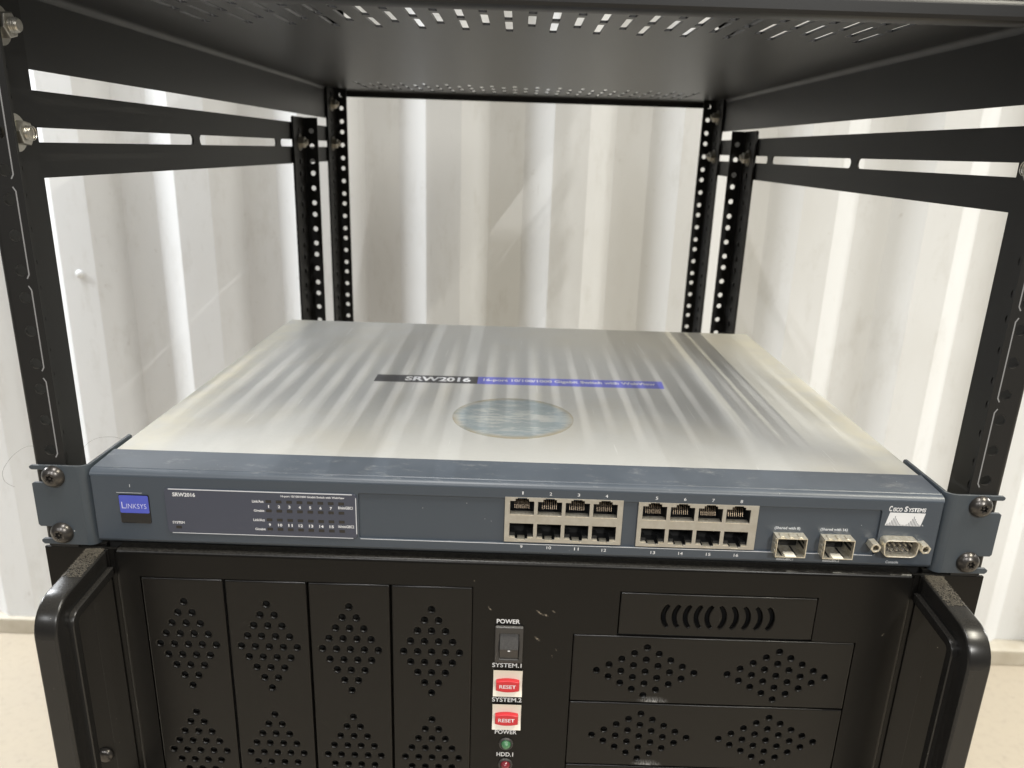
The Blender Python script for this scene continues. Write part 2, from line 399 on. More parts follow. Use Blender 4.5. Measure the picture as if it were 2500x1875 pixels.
# ------------------------------------------------------------------ rack: posts, side plates, nuts
HX = 232.55
rack = thing('server_rack', 'black open steel equipment rack with perforated posts standing before the white wall', 'rack', (0, 350, FLOOR))
def eia(z0, z1):
    out = []
    n = -40
    while n < 20:
        for d in (-15.875, 0, 15.875):
            z = n * 44.45 + d
            if z0 + 6 < z < z1 - 6: out.append(z)
        n += 1
    return out
def post_mesh(y, top, side, bot=FLOOR + 4, face=1, dz=0.0):
    """perforated angle: a 14 mm rack face with holes and a 43 mm side flange; face=1 opens backwards, -1 forwards"""
    X = 242.2; t = 1.8; R = 3.4
    zs = [z + dz for z in eia(bot, top)]; vis = [z for z in zs if z > -70]
    pcs = []
    pcs.append(perforated(225.7, X - R, bot, top, HX, vis, 2.75, t, XZ, (0, y + face * t / 2, 0)))
    y0, y1 = sorted((y + face * R, y + face * 43))
    pcs.append(perforated(y0, y1, bot, top, y + face * 23.5, vis, 2.9, t, YZ, (X - t / 2, 0, 0)))
    ya, yb = sorted((y + face * 6, y + face * 41))
    pcs.append(box(X + 0.02, X + 1.2, ya, yb, bot + 1, top - 1))
    bm = bmesh.new(); A = []
    for r in (R, R - t):
        row = []
        for i in range(7):
            a = math.pi / 2 * i / 6
            row.append([bm.verts.new((X - R + r * math.sin(a), y + face * (R - r * math.cos(a)), z)) for z in (bot, top)])
        A.append(row)
    for row in A:
        for p, q in zip(row, row[1:]): bm.faces.new((p[0], q[0], q[1], p[1]))
    for p, q, r_, s_ in zip(A[0], A[0][1:], A[1], A[1][1:]): bm.faces.new((p[1], q[1], s_[1], r_[1]))
    bmesh.ops.recalc_face_normals(bm, faces=bm.faces[:])
    me = bpy.data.meshes.new('m'); bm.to_mesh(me); bm.free(); pcs.append(me)
    me = grow(pcs)
    if side < 0:
        me.transform(Matrix.Scale(-1, 4, (1, 0, 0))); me.flip_normals()
    return me
TOP = 560
def nut(side, x, y, z, parent, length=9.0, turn=0.2):
    """washer, hex nut and bolt end standing inwards from a side flange"""
    d = -side
    pcs = [lathe([(0, 0), (8.6, 0), (8.6, 1.4), (5, 1.4)], 24, 'x')]
    hexm = plate([(5.9 * math.cos(turn + i * math.pi / 3), 5.9 * math.sin(turn + i * math.pi / 3)) for i in range(6)], [], 5.2, 0.5, YZ, (1.4 + 2.6, 0, 0))
    pcs.append(hexm)
    pcs.append(lathe([(3.1, 6.4), (3.1, length), (2.6, length + 0.7), (0, length + 0.8)], 16, 'x'))
    for k in range(3): pcs.append(lathe([(3.1, 6.7 + k), (3.35, 7.0 + k), (3.1, 7.3 + k)], 16, 'x'))
    me = grow(pcs)
    me.transform(Matrix.Translation((x, y, z)) @ Matrix.Scale(d, 4, (1, 0, 0)))
    if d < 0: me.flip_normals()
    return obj('nut', me, m_zinc, parent)
front = {}
for s in (-1, 1):
    front[s] = obj('post', post_mesh(0, TOP, s), m_black, rack)
    rear = obj('post', post_mesh(702.6, TOP, s, face=-1, dz=-1.4), m_black, rack)
    mid = obj('post', post_mesh(545.8, 204, s, face=-1, dz=-3.4), m_black, rack)
    dz = 0.7 * -s
    nut(s, s * 240.4, 23.5, 223 + dz, front[s], 9.6, 0.25); nut(s, s * 240.4, 23.5, 177.2 + dz, front[s], 7.0, 0.9)
    nut(s, s * 240.4, 680, 224 + dz, rear, 8); nut(s, s * 240.4, 680, 177.5 + dz, rear, 8)
    nut(s, s * 240.4, 523, 177.5 + dz, mid, 8)
    # printed brackets that mark each rack unit
    for k, zc in enumerate((45.4, 89.9, 134.3, 178.8)):
        h = 20.4; x0, x1, xi = 229.3, 228.7, 230.4
        pts = [(xi, zc + h), (x0, zc + h - 1.9), (x0, zc - h + 1.9), (xi, zc - h), (xi - 0.5, zc - h - 0.3), (x1, zc - h + 1.7), (x1, zc + h - 1.7), (xi - 0.5, zc + h + 0.3)]
        obj('unit_mark', plate([(s * a, b) for a, b in pts], [], 0.05, 0, XZ, (0, -0.04, 0)), m_mark, front[s], False)

def brace_mesh(s, dz, top=197.2, slots=True, y1=738):
    x = s * (243.5 + 0.9)
    b = top - 41.4
    holes = [rect(44, 244.5, top - 24.3, top - 17.3, 3.4), rect(256.5, 450.5, top - 24.3, top - 17.3, 3.4), rect(465.5, 690, top - 24.3, top - 17.3, 3.4)] if slots else []
    return plate(rect(2, y1, b, top, 2), holes, 1.6, 0.3, YZ, (x, 0, dz))
for s in (-1, 1):
    obj('side_brace', brace_mesh(s, -0.8 * s), m_black, rack)
    if s > 0: obj('side_brace', brace_mesh(s, 0, 355), m_black, rack)
    else: obj('added_shade_panel', box(-245.2, -243.6, 2, 738, 248, TOP), m_black, rack)  # added unseen panel, blocks light to the wall on the left
# added solid box above the shelf, out of view, to shade the wall behind
top = box(-243.8, 243.8, 150, 738, 424, TOP + 1, 2)
obj('added_shade_box', top, m_shelf, rack)

# ------------------------------------------------------------------ vented shelf over the switch
ZS = 244.0
shelf = thing('rack_shelf', 'black vented rack shelf with rows of slots above the silver switch', 'shelf', (0, 370, 206))
slots = []
for y0 in (24.9, 68.7, 112.5):
    for n in range(-8, 8): slots.append(rect(13.1 + 25.6 * n - 2.15, 13.1 + 25.6 * n + 2.15, y0, y0 + 37.0, 0.9, 2))
for y0 in (46.8, 90.6):
    for n in range(-7, 8): slots.append(rect(0.3 + 25.6 * n - 2.15, 0.3 + 25.6 * n + 2.15, y0, y0 + 37.0, 0.9, 2))
for y0 in (575.0, 618.8, 662.6):
    for n in range(-8, 8): slots.append(rect(13.1 + 25.6 * n - 2.15, 13.1 + 25.6 * n + 2.15, y0, y0 + 37.0, 0.9, 2))
for y0 in (597.0, 640.7):
    for n in range(-7, 8): slots.append(rect(0.3 + 25.6 * n - 2.15, 0.3 + 25.6 * n + 2.15, y0, y0 + 37.0, 0.9, 2))
pcs = [plate(rect(-242.3, 242.3, 12, 736), slots, 1.3, 0, XY, (0, 0, ZS + 0.65))]
lip = [(12, ZS + 1.3), (10.2, ZS + 0.9), (8.8, ZS - 0.3), (8.3, ZS - 2), (8.3, 237.8), (8.8, 236.2), (10.2, 235.4), (17.5, 235.0), (17.5, 236.1), (10.6, 236.4), (9.7, 237.2), (9.6, ZS - 2), (10.3, ZS - 0.5), (12, ZS)]
pcs.append(strip(lip, -243.0, 243.0, True))
pcs.append(strip([(736, ZS + 1.3), (738, ZS + 0.6), (738.6, ZS - 1), (738.6, 236.5), (737.4, 236.5), (737.4, ZS - 1), (736, ZS)], -241.8, 241.8, True))
obj('tray', grow(pcs), m_shelf, shelf)
for s in (-1, 1):
    d = -0.55 * s
    side = [(43.5, 210.5 + d), (46, 208 + d), (49, 206.9 + d), (700, 206.9 + d), (736, 210), (736, ZS - 2.5), (735, ZS - 1), (10, ZS - 1), (10, 210.5 + d)]
    a = plate(side, [], 1.5, 0.25, YZ, (s * (243.5 + 0.75), 0, 0))
    # rolled corner between the tray and its side
    bm = bmesh.new(); rows = []
    for i in range(6):
        q = math.pi / 2 * i / 5
        rows.append([bm.verts.new((s * (241.9 + 2.6 * math.sin(q)), yy, ZS - 1.2 + 2.6 * math.cos(q))) for yy in (11, 736)])
    for p, q in zip(rows, rows[1:]): bm.faces.new((p[0], p[1], q[1], q[0]))
    rows = []
    for i in range(6):
        q = math.pi / 2 * i / 5
        rows.append([bm.verts.new((s * (239.4 + 4.05 * math.sin(q)), yy, ZS - 4.1 + 4.08 * math.cos(q))) for yy in (11, 736)])
    for p, q in zip(rows, rows[1:]): bm.faces.new((p[0], p[1], q[1], q[0]))
    bmesh.ops.recalc_face_normals(bm, faces=bm.faces[:])
    me = bpy.data.meshes.new('m'); bm.to_mesh(me); bm.free()
    obj('side_wall', grow([a, me]), m_shelf, shelf)

# ------------------------------------------------------------------ network switch
sw = thing('network_switch', 'slate blue sixteen port network switch with brushed silver lid screwed into the rack', 'network switch', (0, 170, -21))
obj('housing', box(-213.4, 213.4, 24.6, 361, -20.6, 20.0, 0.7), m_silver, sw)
# bezel: recessed middle, chamfers, sloped top
FY = -2.0
recess = rect(-79.6, 183.5, -13.7, 11.5, 0.8, 2)
pcs = [plate(rect(-213.2, 213.2, -18.3, 16.7), [recess], 1.2, 0.15, XZ, (0, FY + 0.6, 0))]
jx = [(-5.8, 53.7), (61.3, 121.8)]
holes = [rect(a + 0.2, b - 0.2, -12.6, 12.1 if a < 0 else 11.4) for a, b in jx]
holes = [rect(a + 0.2, b - 0.2, -12.5, 11.2) for a, b in jx]
holes += [rect(131.2, 146.4, -14.6, -4.5), rect(155.0, 170.2, -14.6, -4.5), rect(184.4, 202.2, -13.2, -3.2, 2.5, 3)]
pcs.append(plate(rect(-82, 186, -15, 13), holes, 0.8, 0, XZ, (0, FY + 1.2 + 0.45, 0)))
topc = [(FY, 16.6), (FY + 0.05, 17.1), (FY + 0.5, 18.0), (FY + 1.5, 18.9), (FY + 3.0, 19.45), (FY + 3.6, 19.5), (FY + 3.9, 19.25), (FY + 4.3, 19.6), (24.4, 20.45), (24.4, 19)]
pcs.append(strip(topc, -213.6, 213.6))
botc = [(FY, -18.2), (FY + 0.3, -18.9), (FY + 1.2, -20.0), (FY + 2.6, -20.75), (24.4, -20.75)]
pcs.append(strip(botc[::-1], -213.6, 213.6))
for s in (-1, 1):
    bm = bmesh.new()
    ring = [(-213.2 * -s if False else s * 213.2, FY, z) for z in (16.6, -18.2)]
    prof2 = topc[:9] + [(24.4, -20.75)] + botc[::-1][1:]
    vs = [bm.verts.new((s * 213.6, max(y, FY + 0.45), z)) for y, z in prof2]
    bm.faces.new(vs)
    e = [bm.verts.new((s * 213.2, FY, 16.7)), bm.verts.new((s * 213.2, FY, -18.3)), bm.verts.new((s * 213.6, FY + 0.45, -18.3)), bm.verts.new((s * 213.6, FY + 0.45, 16.7))]
    bm.faces.new(e)
    bmesh.ops.recalc_face_normals(bm, faces=bm.faces[:])
    me = bpy.data.meshes.new('m'); bm.to_mesh(me); bm.free(); pcs.append(me)
bz = obj('bezel', grow(pcs), m_bezel, sw)
obj('inner_plate', box(-210, 210, 14, 15, -20, 18), m_dark, bz)

# indicator panel
lp = obj('indicator_panel', plate(rect(-176.9, -80.4, -13.6, 11.2, 2.2), [], 0.7, 0.25, XZ, (0, FY - 0.3, 0)), m_led, sw)
PY = FY - 0.68
obj('panel_edge', grow([box(-174.7, -82.6, PY - 0.02, PY + 0.3, 10.55, 11.05), box(-174.7, -82.6, PY - 0.02, PY + 0.3, -13.55, -13.2), box(-80.95, -80.5, PY - 0.02, PY + 0.3, -11, 9)]), m_led_edge, lp, False)
win = None
for zc in (5.7, 0.6, -4.4, -9.6):
    for k in range(8):
        xc = -124.7 + 5.23 * k
        if win is None:
            win = obj('indicator_window', plate(rect(xc - 1.4, xc + 1.4, zc - 0.75, zc + 0.75, 0.1, 1), [], 0.12, 0, XZ, (0, PY - 0.04, 0)), m_window, lp, False); w0 = (xc, zc)
        else: dup(win, None, xc - w0[0], 0, zc - w0[1], lp)
dup(win, None, -171.1 - w0[0], 0, -10.1 - w0[1], lp)
TY = PY - 0.06
tx = [text('SRW2016', -172.7, -161.3, 6.9, 9.1, TY, bold=0.03), text('16-port 10/100/1000 Gigabit Switch with WebView', -118.3, -86.4, 8.0, 9.5, TY, bold=0.02),
      text('Link/Act', -132.9, -127.1, 4.9, 6.4, TY, bold=0.02), text('Gigabit', -132.3, -127.0, -0.5, 1.2, TY, bold=0.02),
      text('Link/Act', -132.9, -127.1, -5.4, -3.9, TY, bold=0.02), text('Gigabit', -132.3, -127.0, -10.8, -9.1, TY, bold=0.02),
      text('SYSTEM', -174.1, -168.0, -8.2, -6.8, TY, bold=0.02), text('8/miniGBIC1', -89.7, -82.3, 2.7, 4.3, TY, bold=0.02), text('16/miniGBIC2', -90.0, -81.9, -7.7, -6.1, TY, bold=0.02)]
for k in range(7):
    xc = -124.7 + 5.23 * k
    a = str(k + 1); b = str(k + 9); wd = 0.55
    tx.append(text(a, xc - (0.25 if a == '1' else wd), xc + (0.25 if a == '1' else wd), 2.2, 3.8, TY, bold=0.03))
    ww = 0.55 if b == '9' else 1.1
    tx.append(text(b, xc - ww, xc + ww, -8.0, -6.4, TY, bold=0.03))
words('lettering', tx, m_white, lp)

# square badge
bd = obj('badge', plate(rect(-200.3, -185.0, -8.9, 6.9, 0.9), [], 0.9, 0.35, XZ, (0, FY - 0.2, 0)), m_gloss, sw)
obj('badge_face', plate(rect(-200.0, -185.3, -3.1, 6.6, 0.7), [], 0.06, 0, XZ, (0, FY - 0.67, 0)), m_blue, bd, False)
words('lettering', [text('L', -199.0, -196.9, -0.6, 2.9, FY - 0.72, bold=-0.01), text('INKSYS', -196.6, -186.6, -0.6, 2.0, FY - 0.72, bold=-0.012)], m_badge, bd)
obj('badge_notch', grow([box(-201.2, -188.4, FY - 0.04, FY, 7.6, 7.8), box(-194.2, -193.9, FY - 0.04, FY, 10.9, 12.4)]), m_led_edge, sw, False)

# RJ45 blocks
def jack_outline(cx, zb, zt, up):
    w_ = 6.05
    if up: return [(cx - w_, zb), (cx + w_, zb), (cx + w_, zt), (cx + 3.4, zt), (cx + 3.4, zt + 1.3), (cx + 2.3, zt + 1.3), (cx + 2.3, zt + 1.9), (cx - 2.3, zt + 1.9), (cx - 2.3, zt + 1.3), (cx - 3.4, zt + 1.3), (cx - 3.4, zt), (cx - w_, zt)]
    return [(cx - w_, zt), (cx - w_, zb), (cx - 3.1, zb), (cx - 3.1, zb - 0.9), (cx - 1.9, zb - 0.9), (cx - 1.9, zb - 1.6), (cx + 1.9, zb - 1.6), (cx + 1.9, zb - 0.9), (cx + 3.1, zb - 0.9), (cx + 3.1, zb), (cx + w_, zb), (cx + w_, zt)]
JY = FY - 0.1
for bi, (a, b) in enumerate(jx):
    dz = 0.0 if bi == 0 else -0.55
    blk = thing('x', '', '', (0, 0, 0)); bpy.data.objects.remove(blk)
    cs = [a + (2.85 + 5.8) + 13.98 * k if bi == 0 else 69.65 + 14.05 * k for k in range(4)]
    ups = [jack_outline(c, 2.7 + dz - 0.1 * k, 10.1 + dz - 0.1 * k, True) for k, c in enumerate(cs)]
    dns = [jack_outline(c, -9.9 + dz - 0.1 * k, -2.2 + dz - 0.1 * k, False) for k, c in enumerate(cs)]
    face = plate(rect(a, b, -12.7 + dz * 0.5, 12.3 + dz), ups + dns, 0.7, 0.12, XZ, (0, JY + 0.35, 0))
    skirt = [box(a + 0.05, b - 0.05, JY + 0.5, JY + 12, 12.0 + dz, 12.2 + dz), box(a + 0.05, b - 0.05, JY + 0.5, JY + 12, -12.6, -12.4)]
    jb = obj('port_block', grow([face] + skirt), m_nickel, sw)
    obj('port_cavity', grow([box(a + 0.3, b - 0.3, JY + 11.6, JY + 12, -12.3, 11.8 + dz), box(a + 0.3, b - 0.3, JY + 1.0, JY + 11.6, -12.38, -12.1)] +
        [box(c_ + o_ - 0.35, c_ + o_ + 0.35, JY + 1.2, JY + 11.6, -12.3, 11.9 + dz) for c_ in cs for o_ in (-6.6, 6.6)] +
        [box(a + 0.4, b - 0.4, JY + 1.2, JY + 11.6, -0.4 + dz, 0.6 + dz)]), m_dark, jb, False)
    pins = lips = None
    for k, c in enumerate(cs):
        if pins is None:
            zt = 10.1 + dz
            pins = obj('contact_set', grow([wire([(c - 3.6 + 1.03 * q, JY + 8.5, zt - 0.4), (c - 3.6 + 1.03 * q, JY + 5.5, zt - 4.2), (c - 3.6 + 1.03 * q, JY + 4.6, zt - 6.0)], 0.20, 5) for q in range(8)]), m_gold, jb)
            lips = obj('port_lip', grow([box(c - 5.9, c + 5.9, JY - 0.02, JY + 4.5, 2.35 + dz, 2.68 + dz)]), m_bright, jb, False)
            tabs = obj('spring_tab', grow([box(c - 5.9, c - 3.3, JY - 0.03, JY + 5, -10.2 + dz, -9.85 + dz), box(c + 3.3, c + 5.9, JY - 0.03, JY + 5, -10.2 + dz, -9.85 + dz),
                       box(c - 1.8, c + 1.8, JY + 0.1, JY + 5, -11.55 + dz, -11.2 + dz)]), m_bright, jb, False)
            shoe = obj('port_shoe', grow([box(c - 6, c - 3.2, JY + 1.5, JY + 8, -9.8 + dz, -8.2 + dz), box(c + 3.2, c + 6, JY + 1.5, JY + 8, -9.8 + dz, -8.6 + dz)]), m_dark, jb, False)
        else:
            for o_ in (pins, lips, tabs, shoe): dup(o_, None, c - cs[0], 0, -0.1 * k, jb)
nums = []
def num(s_, xc, z0, h=1.65):
    w_ = 0.3 if s_ == '1' else (0.62 if len(s_) == 1 else 1.15)
    nums.append(text(s_, xc - w_, xc + w_, z0, z0 + h, FY - 0.03, bold=0.004))
for k in range(4):
    num(str(k + 1), 3.0 + 14.0 * k, 13.8 - 0.08 * k); num(str(k + 5), 70.1 + 14.15 * k, 13.3 - 0.1 * k)
    num(str(k + 9), 3.2 + 14.1 * k, -16.1 - 0.2 * k); num(str(k + 13), 70.6 + 14.2 * k, -17.1)
words('port_number', nums, m_white, bz)
ledge = box(-79.0, 182.5, FY - 0.03, FY + 0.8, -14.0, -13.72)
obj('recess_highlight', ledge, m_led_edge, bz, False)  # pale strip paints the light caught by the recess ledge

# two SFP cages
def cage(cx, zc):
    y0, y1 = -7.5, 6
    pcs = []
    ow, oh, t = 7.6, 5.3, 0.4
    def ringp(y, w_, h_): return [(cx - w_, y, zc - h_), (cx + w_, y, zc - h_), (cx + w_, y, zc + h_), (cx - w_, y, zc + h_)]
    bm = bmesh.new()
    R_ = [[bm.verts.new(p) for p in ringp(y, w_, h_)] for y, w_, h_ in ((y1, ow, oh), (y0, ow, oh), (y0, ow - t, oh - t), (y1, ow - t, oh - t))]
    for A, B in zip(R_, R_[1:]):
        for i in range(4):
            if A is R_[0] or True:
                j = (i + 1) % 4; bm.faces.new((A[i], A[j], B[j], B[i]))
    bm.faces.new(R_[3])
    bmesh.ops.recalc_face_normals(bm, faces=bm.faces[:])
    me = bpy.data.meshes.new('m'); bm.to_mesh(me); bm.free(); pcs.append(me)
    return pcs
sfp = None
for k, cx in enumerate((138.7, 162.6)):
    if sfp is None:
        zc = -8.4
        sfp = obj('transceiver_cage', grow(cage(cx, zc)), m_bright, sw)
        fx = []
        for q in (-4.6, 0, 4.6): fx.append(box(cx + q - 1.0, cx + q + 1.0, -6.6, -2.2, zc + 5.31, zc + 5.75, 0.15, 1))
        for q in (-2.6, 0.6, 3.6): fx.append(box(cx - 8.0, cx - 7.61, -6.4, -2.4, zc + q - 0.8, zc + q + 0.8, 0.12, 1)); fx.append(box(cx + 7.61, cx + 8.0, -6.4, -2.4, zc + q - 0.8, zc + q + 0.8, 0.12, 1))
        f1 = obj('grounding_fingers', grow(fx), m_bright, sfp)
        f2 = obj('cage_interior', grow([box(cx - 7.1, cx + 7.1, 5.0, 5.5, zc - 4.8, zc + 4.8), box(cx - 6.9, cx + 6.9, -4.5, 5, zc + 4.55, zc + 4.85),
              box(cx - 4.4, cx - 3.5, -6.5, 4, zc - 4.9, zc - 4.6), box(cx + 3.0, cx + 3.8, -6.5, 4, zc - 4.9, zc - 4.6), box(cx + 6.9, cx + 7.15, -5, 3, zc - 1.5, zc - 0.3), box(cx + 6.9, cx + 7.15, -5, 3, zc + 1.2, zc + 2.2)]), m_dark, sfp, False)
        f3 = obj('latch_tab', box(cx - 2.6, cx + 2.9, -7.9, -3, zc - 5.0, zc - 4.2, 0.2, 1), m_cream, sfp)
    else:
        s2 = dup(sfp, None, cx - 138.7, 0, -0.15, sw)
        for f in (f1, f2, f3):
            g = f.copy(); col.objects.link(g); g.parent = s2
# serial connector
def dshape(w_, h_, r, sl=0.9):
    base = rect(-w_, w_, -h_, h_, r, 4)
    return [(x + (-math.copysign(sl, x) * (h_ - z) / (2 * h_)), z) for x, z in base]
CX, CZ = 193.6, -7.0
def moved(pts, a, b, k=1.0): return [(x * k + a, z * k + b) for x, z in pts]
do, di = dshape(9.0, 4.7, 2.4), dshape(8.4, 4.1, 2.0)
shell = obj('serial_connector', grow([plate(moved(do, CX, CZ), [moved(di, CX, CZ)], 6.6, 0.25, XZ, (0, -4.4, 0))]), m_bright, sw)
obj('connector_insert', plate(moved(di, CX, CZ, 0.995), [], 0.6, 0, XZ, (0, -2.0, 0)), m_window, shell)
pp = [lathe([(0.45, 0), (0.45, -3.6), (0.3, -4.0), (0, -4.1)], 8, 'y', (CX - 5.6 + 2.8 * k, -2.2, CZ + 1.35)) for k in range(5)]
pp += [lathe([(0.45, 0), (0.45, -3.6), (0.3, -4.0), (0, -4.1)], 8, 'y', (CX - 4.2 + 2.8 * k, -2.2, CZ - 1.35)) for k in range(4)]
obj('connector_pins', grow(pp), m_bright, shell)
for xx in (CX - 12.5, CX + 12.5):
    hx = [(2.75 * math.cos(0.2 + i * math.pi / 3), 2.75 * math.sin(0.2 + i * math.pi / 3)) for i in range(6)]
    obj('jack_screw', grow([plate(moved(hx, xx, CZ), [circ(xx, CZ, 1.45, 12)], 6.2, 0.35, XZ, (0, -4.2, 0)),
        lathe([(1.45, -7.0), (1.45, -3.5), (0, -3.5)], 12, 'y', (xx, 0, CZ))]), m_bright, shell)
words('lettering', [text('(Shared with 8)', 131.3, 144.3, -1.7, 0.2, FY + 1.2, bold=0.02), text('(Shared with 16)', 154.6, 168.4, -1.7, 0.2, FY + 1.2, bold=0.02),
    text('miniGBIC1', 134.0, 142.6, -18.2, -16.7, FY - 0.03), text('miniGBIC2', 157.7, 166.3, -18.3, -16.8, FY - 0.03), text('Console', 189.9, 196.4, -18.0, -16.5, FY - 0.03)], m_greyprint, bz)
# bridge emblem
e0 = FY - 0.03
emb = plate([(185.9, 3.3), (203.8, 3.3), (205.3, 10.5), (187.4, 10.5)], [], 0.04, 0, XZ, (0, e0, 0))
em = obj('bridge_emblem', emb, m_white, bz, False)
hh = [0.8, 1.1, 1.7, 2.8, 4.0, 5.3, 3.9, 2.8, 1.8, 1.1, 0.7, 0.6, 0.6, 0.7, 1.1, 1.8, 2.8, 4.0, 5.3, 4.0, 2.8, 1.7, 1.1, 0.8]
bars = []
for i, h in enumerate(hh):
    x = 186.5 + i * 0.735
    bars.append(plate([(x, 3.35), (x + 0.26, 3.35), (x + 0.26 + h * 0.02, 3.35 + h), (x + h * 0.02, 3.35 + h)], [], 0.03, 0, XZ, (0, e0 - 0.045, 0)))
obj('emblem_bars', grow(bars), m_bezel, bz, False)
words('lettering', [text('C', 186.6, 188.2, 11.1, 14.1, e0, bold=0.03, shear=0.12), text('ISCO', 188.6, 193.3, 11.1, 13.3, e0, bold=0.03, shear=0.12),
    text('S', 194.2, 196.0, 11.1, 14.1, e0, bold=0.03, shear=0.12), text('YSTEMS', 196.3, 205.1, 11.1, 13.3, e0, bold=0.03, shear=0.12), text('R', 204.6, 205.3, 3.4, 4.2, e0)], m_white, bz)

# lid prints
ZT = 20.04
ls = obj('lid_label', plate([(-101.6, 167.5), (-29, 169.0), (-29, 187.0), (-101.6, 185.0)], [], 0.06, 0, XY, (0, 0, ZT)), m_strip_dark, sw, False)
obj('lid_label_blue', plate([(-29, 169.0), (103.5, 171.5), (104.5, 189.5), (-29, 187.0)], [], 0.06, 0, XY, (0, 0, ZT)), m_strip_blue, ls, False)
def lidtext(s_, x0, x1, y0, y1, tilt): 
    me = text(s_, x0, x1, y0, y1, frame='top', zt=ZT + 0.07, bold=0.035)
    for v in me.vertices: v.co.y += (v.co.x - x0) * tilt
    return me
words('lettering', [lidtext('SRW2016', -80.5, -34.0, 171.6, 182.6, 0.02), lidtext('16-port 10/100/1000 Gigabit Switch with WebView', -25.0, 98.5, 174.5, 182.8, 0.02)], m_white, ls)
obj('round_sticker', plate(circ(-3, 99, 37.5, 64, 38.5), [], 0.10, 0, XY, (0, 0, ZT + 0.02)), m_sticker, sw, False)

# rack ears with open slots, and their screws
def ear_mesh():
    z0, z1 = -22.8, 20.9
    o = [(-219.4, z0), (-219.4, z1), (-242.6, z1), (-243.6, z1 - 0.8), (-243.4, 19.0), (-242.4, 18.5), (-232.5, 18.5)]
    o += [(-232.5 + 3.45 * math.sin(a), 15.05 + 3.45 * math.cos(a)) for a in (0.5, 1.05, 1.57, 2.1, 2.6)]
    o += [(-232.5, 11.6), (-242.5, 11.6), (-243.5, 10.8), (-243.5, -11.7), (-242.5, -12.7), (-232.5, -12.7)]
    o += [(-232.5 + 3.45 * math.sin(a), -16.15 + 3.45 * math.cos(a)) for a in (0.5, 1.05, 1.57, 2.1, 2.6)]
    o += [(-232.5, -19.6), (-242.0, -19.6), (-243.2, -20.5), (-243.2, -21.6), (-242.0, -22.7)]
    pcs = [plate(o, [], 1.6, 0.22, XZ, (0, -0.8, 0))]
    s_ = [(3.2, z0), (43, z0), (47, z0 + 4), (47, z1 - 1.2), (45.8, z1), (3.2, z1)]
    pcs.append(plate(s_, [], 1.6, 0.22, YZ, (-216.4 + 0.8, 0, 0)))
    bm = bmesh.new(); rows = []
    for r in (3.2 + 1.6, 3.2):
        rows.append([[bm.verts.new((-219.4 + r * math.sin(q), 3.2 - r * math.cos(q), z)) for z in (z0, z1)] for q in [math.pi / 2 * i / 7 for i in range(8)]])
    for row in rows:
        for p, q in zip(row, row[1:]): bm.faces.new((p[0], q[0], q[1], p[1]))
    for k in (0, 1):
        for p, q, a, b in zip(rows[0], rows[0][1:], rows[1], rows[1][1:]): bm.faces.new((p[k], q[k], b[k], a[k]))
    bmesh.ops.recalc_face_normals(bm, faces=bm.faces[:])
    me = bpy.data.meshes.new('m'); bm.to_mesh(me); bm.free(); pcs.append(me)
    return grow(pcs)
def screw_mesh(x, z, y=-1.6, turn=0.0):
    n = 24; star = []
    for i in range(24):
        a = turn + 2 * math.pi * i / 24; r = 1.75 + 0.42 * math.cos(6 * (a - turn)); star.append((r * math.cos(a), r * math.sin(a)))
    cap = plate(circ(0, 0, 2.75, 24), [star], 0.2, 0, XZ, (0, -3.55, 0))
    dome = lathe([(5.75, 0), (5.75, -0.55), (5.45, -1.35), (4.8, -2.3), (3.9, -3.1), (2.75, -3.65)], 28, 'y')
    bm = bmesh.new(); A = [bm.verts.new((a, -3.5, b)) for a, b in star]; B = [bm.verts.new((a, -1.6, b)) for a, b in star]
    for i in range(24): bm.faces.new((A[i], A[(i + 1) % 24], B[(i + 1) % 24], B[i]))
    bm.faces.new(B); me = bpy.data.meshes.new('m'); bm.to_mesh(me); bm.free()
    pin = lathe([(0.55, -1.6), (0.55, -3.2), (0, -3.25)], 10, 'y')
    m_ = grow([cap, dome, me, pin]); m_.transform(Matrix.Translation((x, y, z))); return m_
em_ = ear_mesh()
for s in (-1, 1):
    ear = obj('rack_ear', em_.copy() if s < 0 else mirrored(em_), m_ear, sw)
    for k, z in enumerate((15.2, -16.0)): obj('screw', screw_mesh(s * 231.9, z, -1.6, 0.3 + k + s), m_screw, ear)

# ------------------------------------------------------------------ rackmount server case
case = thing('server_case', 'black rackmount server case with perforated drive covers and red reset buttons', 'server case', (0, 220, -203))
ZB = -201.5
Y0 = -2.6                                               # front of the raised panel
cut1 = rect(-194.6, -20.9, -187.2, -39.4)
cut2 = rect(55.6, 159.0, -65.2, -39.2)
cut3 = rect(32.2, 182.3, -193, -65.6)
small = [rect(-9.3, 6.7, -106.2, -89.2), rect(-9.3, 6.9, -128.2, -111.2), circ(-1.1, -138.2, 3.0, 16), circ(-1.2, -152.3, 3.0, 16), rect(-8.0, 5.0, -82.8, -62.8)]
pcs = [plate(rect(-204.9, 204.9, ZB, -26.5), [cut1, [(55.6, -65.6), (55.6, -39.2), (159.0, -39.2), (159.0, -65.6), (182.5, -65.6), (182.5, -193), (32.4, -193), (32.4, -65.6)]] + small, 1.2, 0, XZ, (0, Y0 + 0.6, 0))]
Rr = 2.4
arc = [(Y0 + Rr - Rr * math.cos(math.pi / 2 * i / 7), -26.5 + Rr * math.sin(math.pi / 2 * i / 7)) for i in range(8)] + [(24, -24.1)]
pcs.append(strip(arc, -204.9, 204.9))
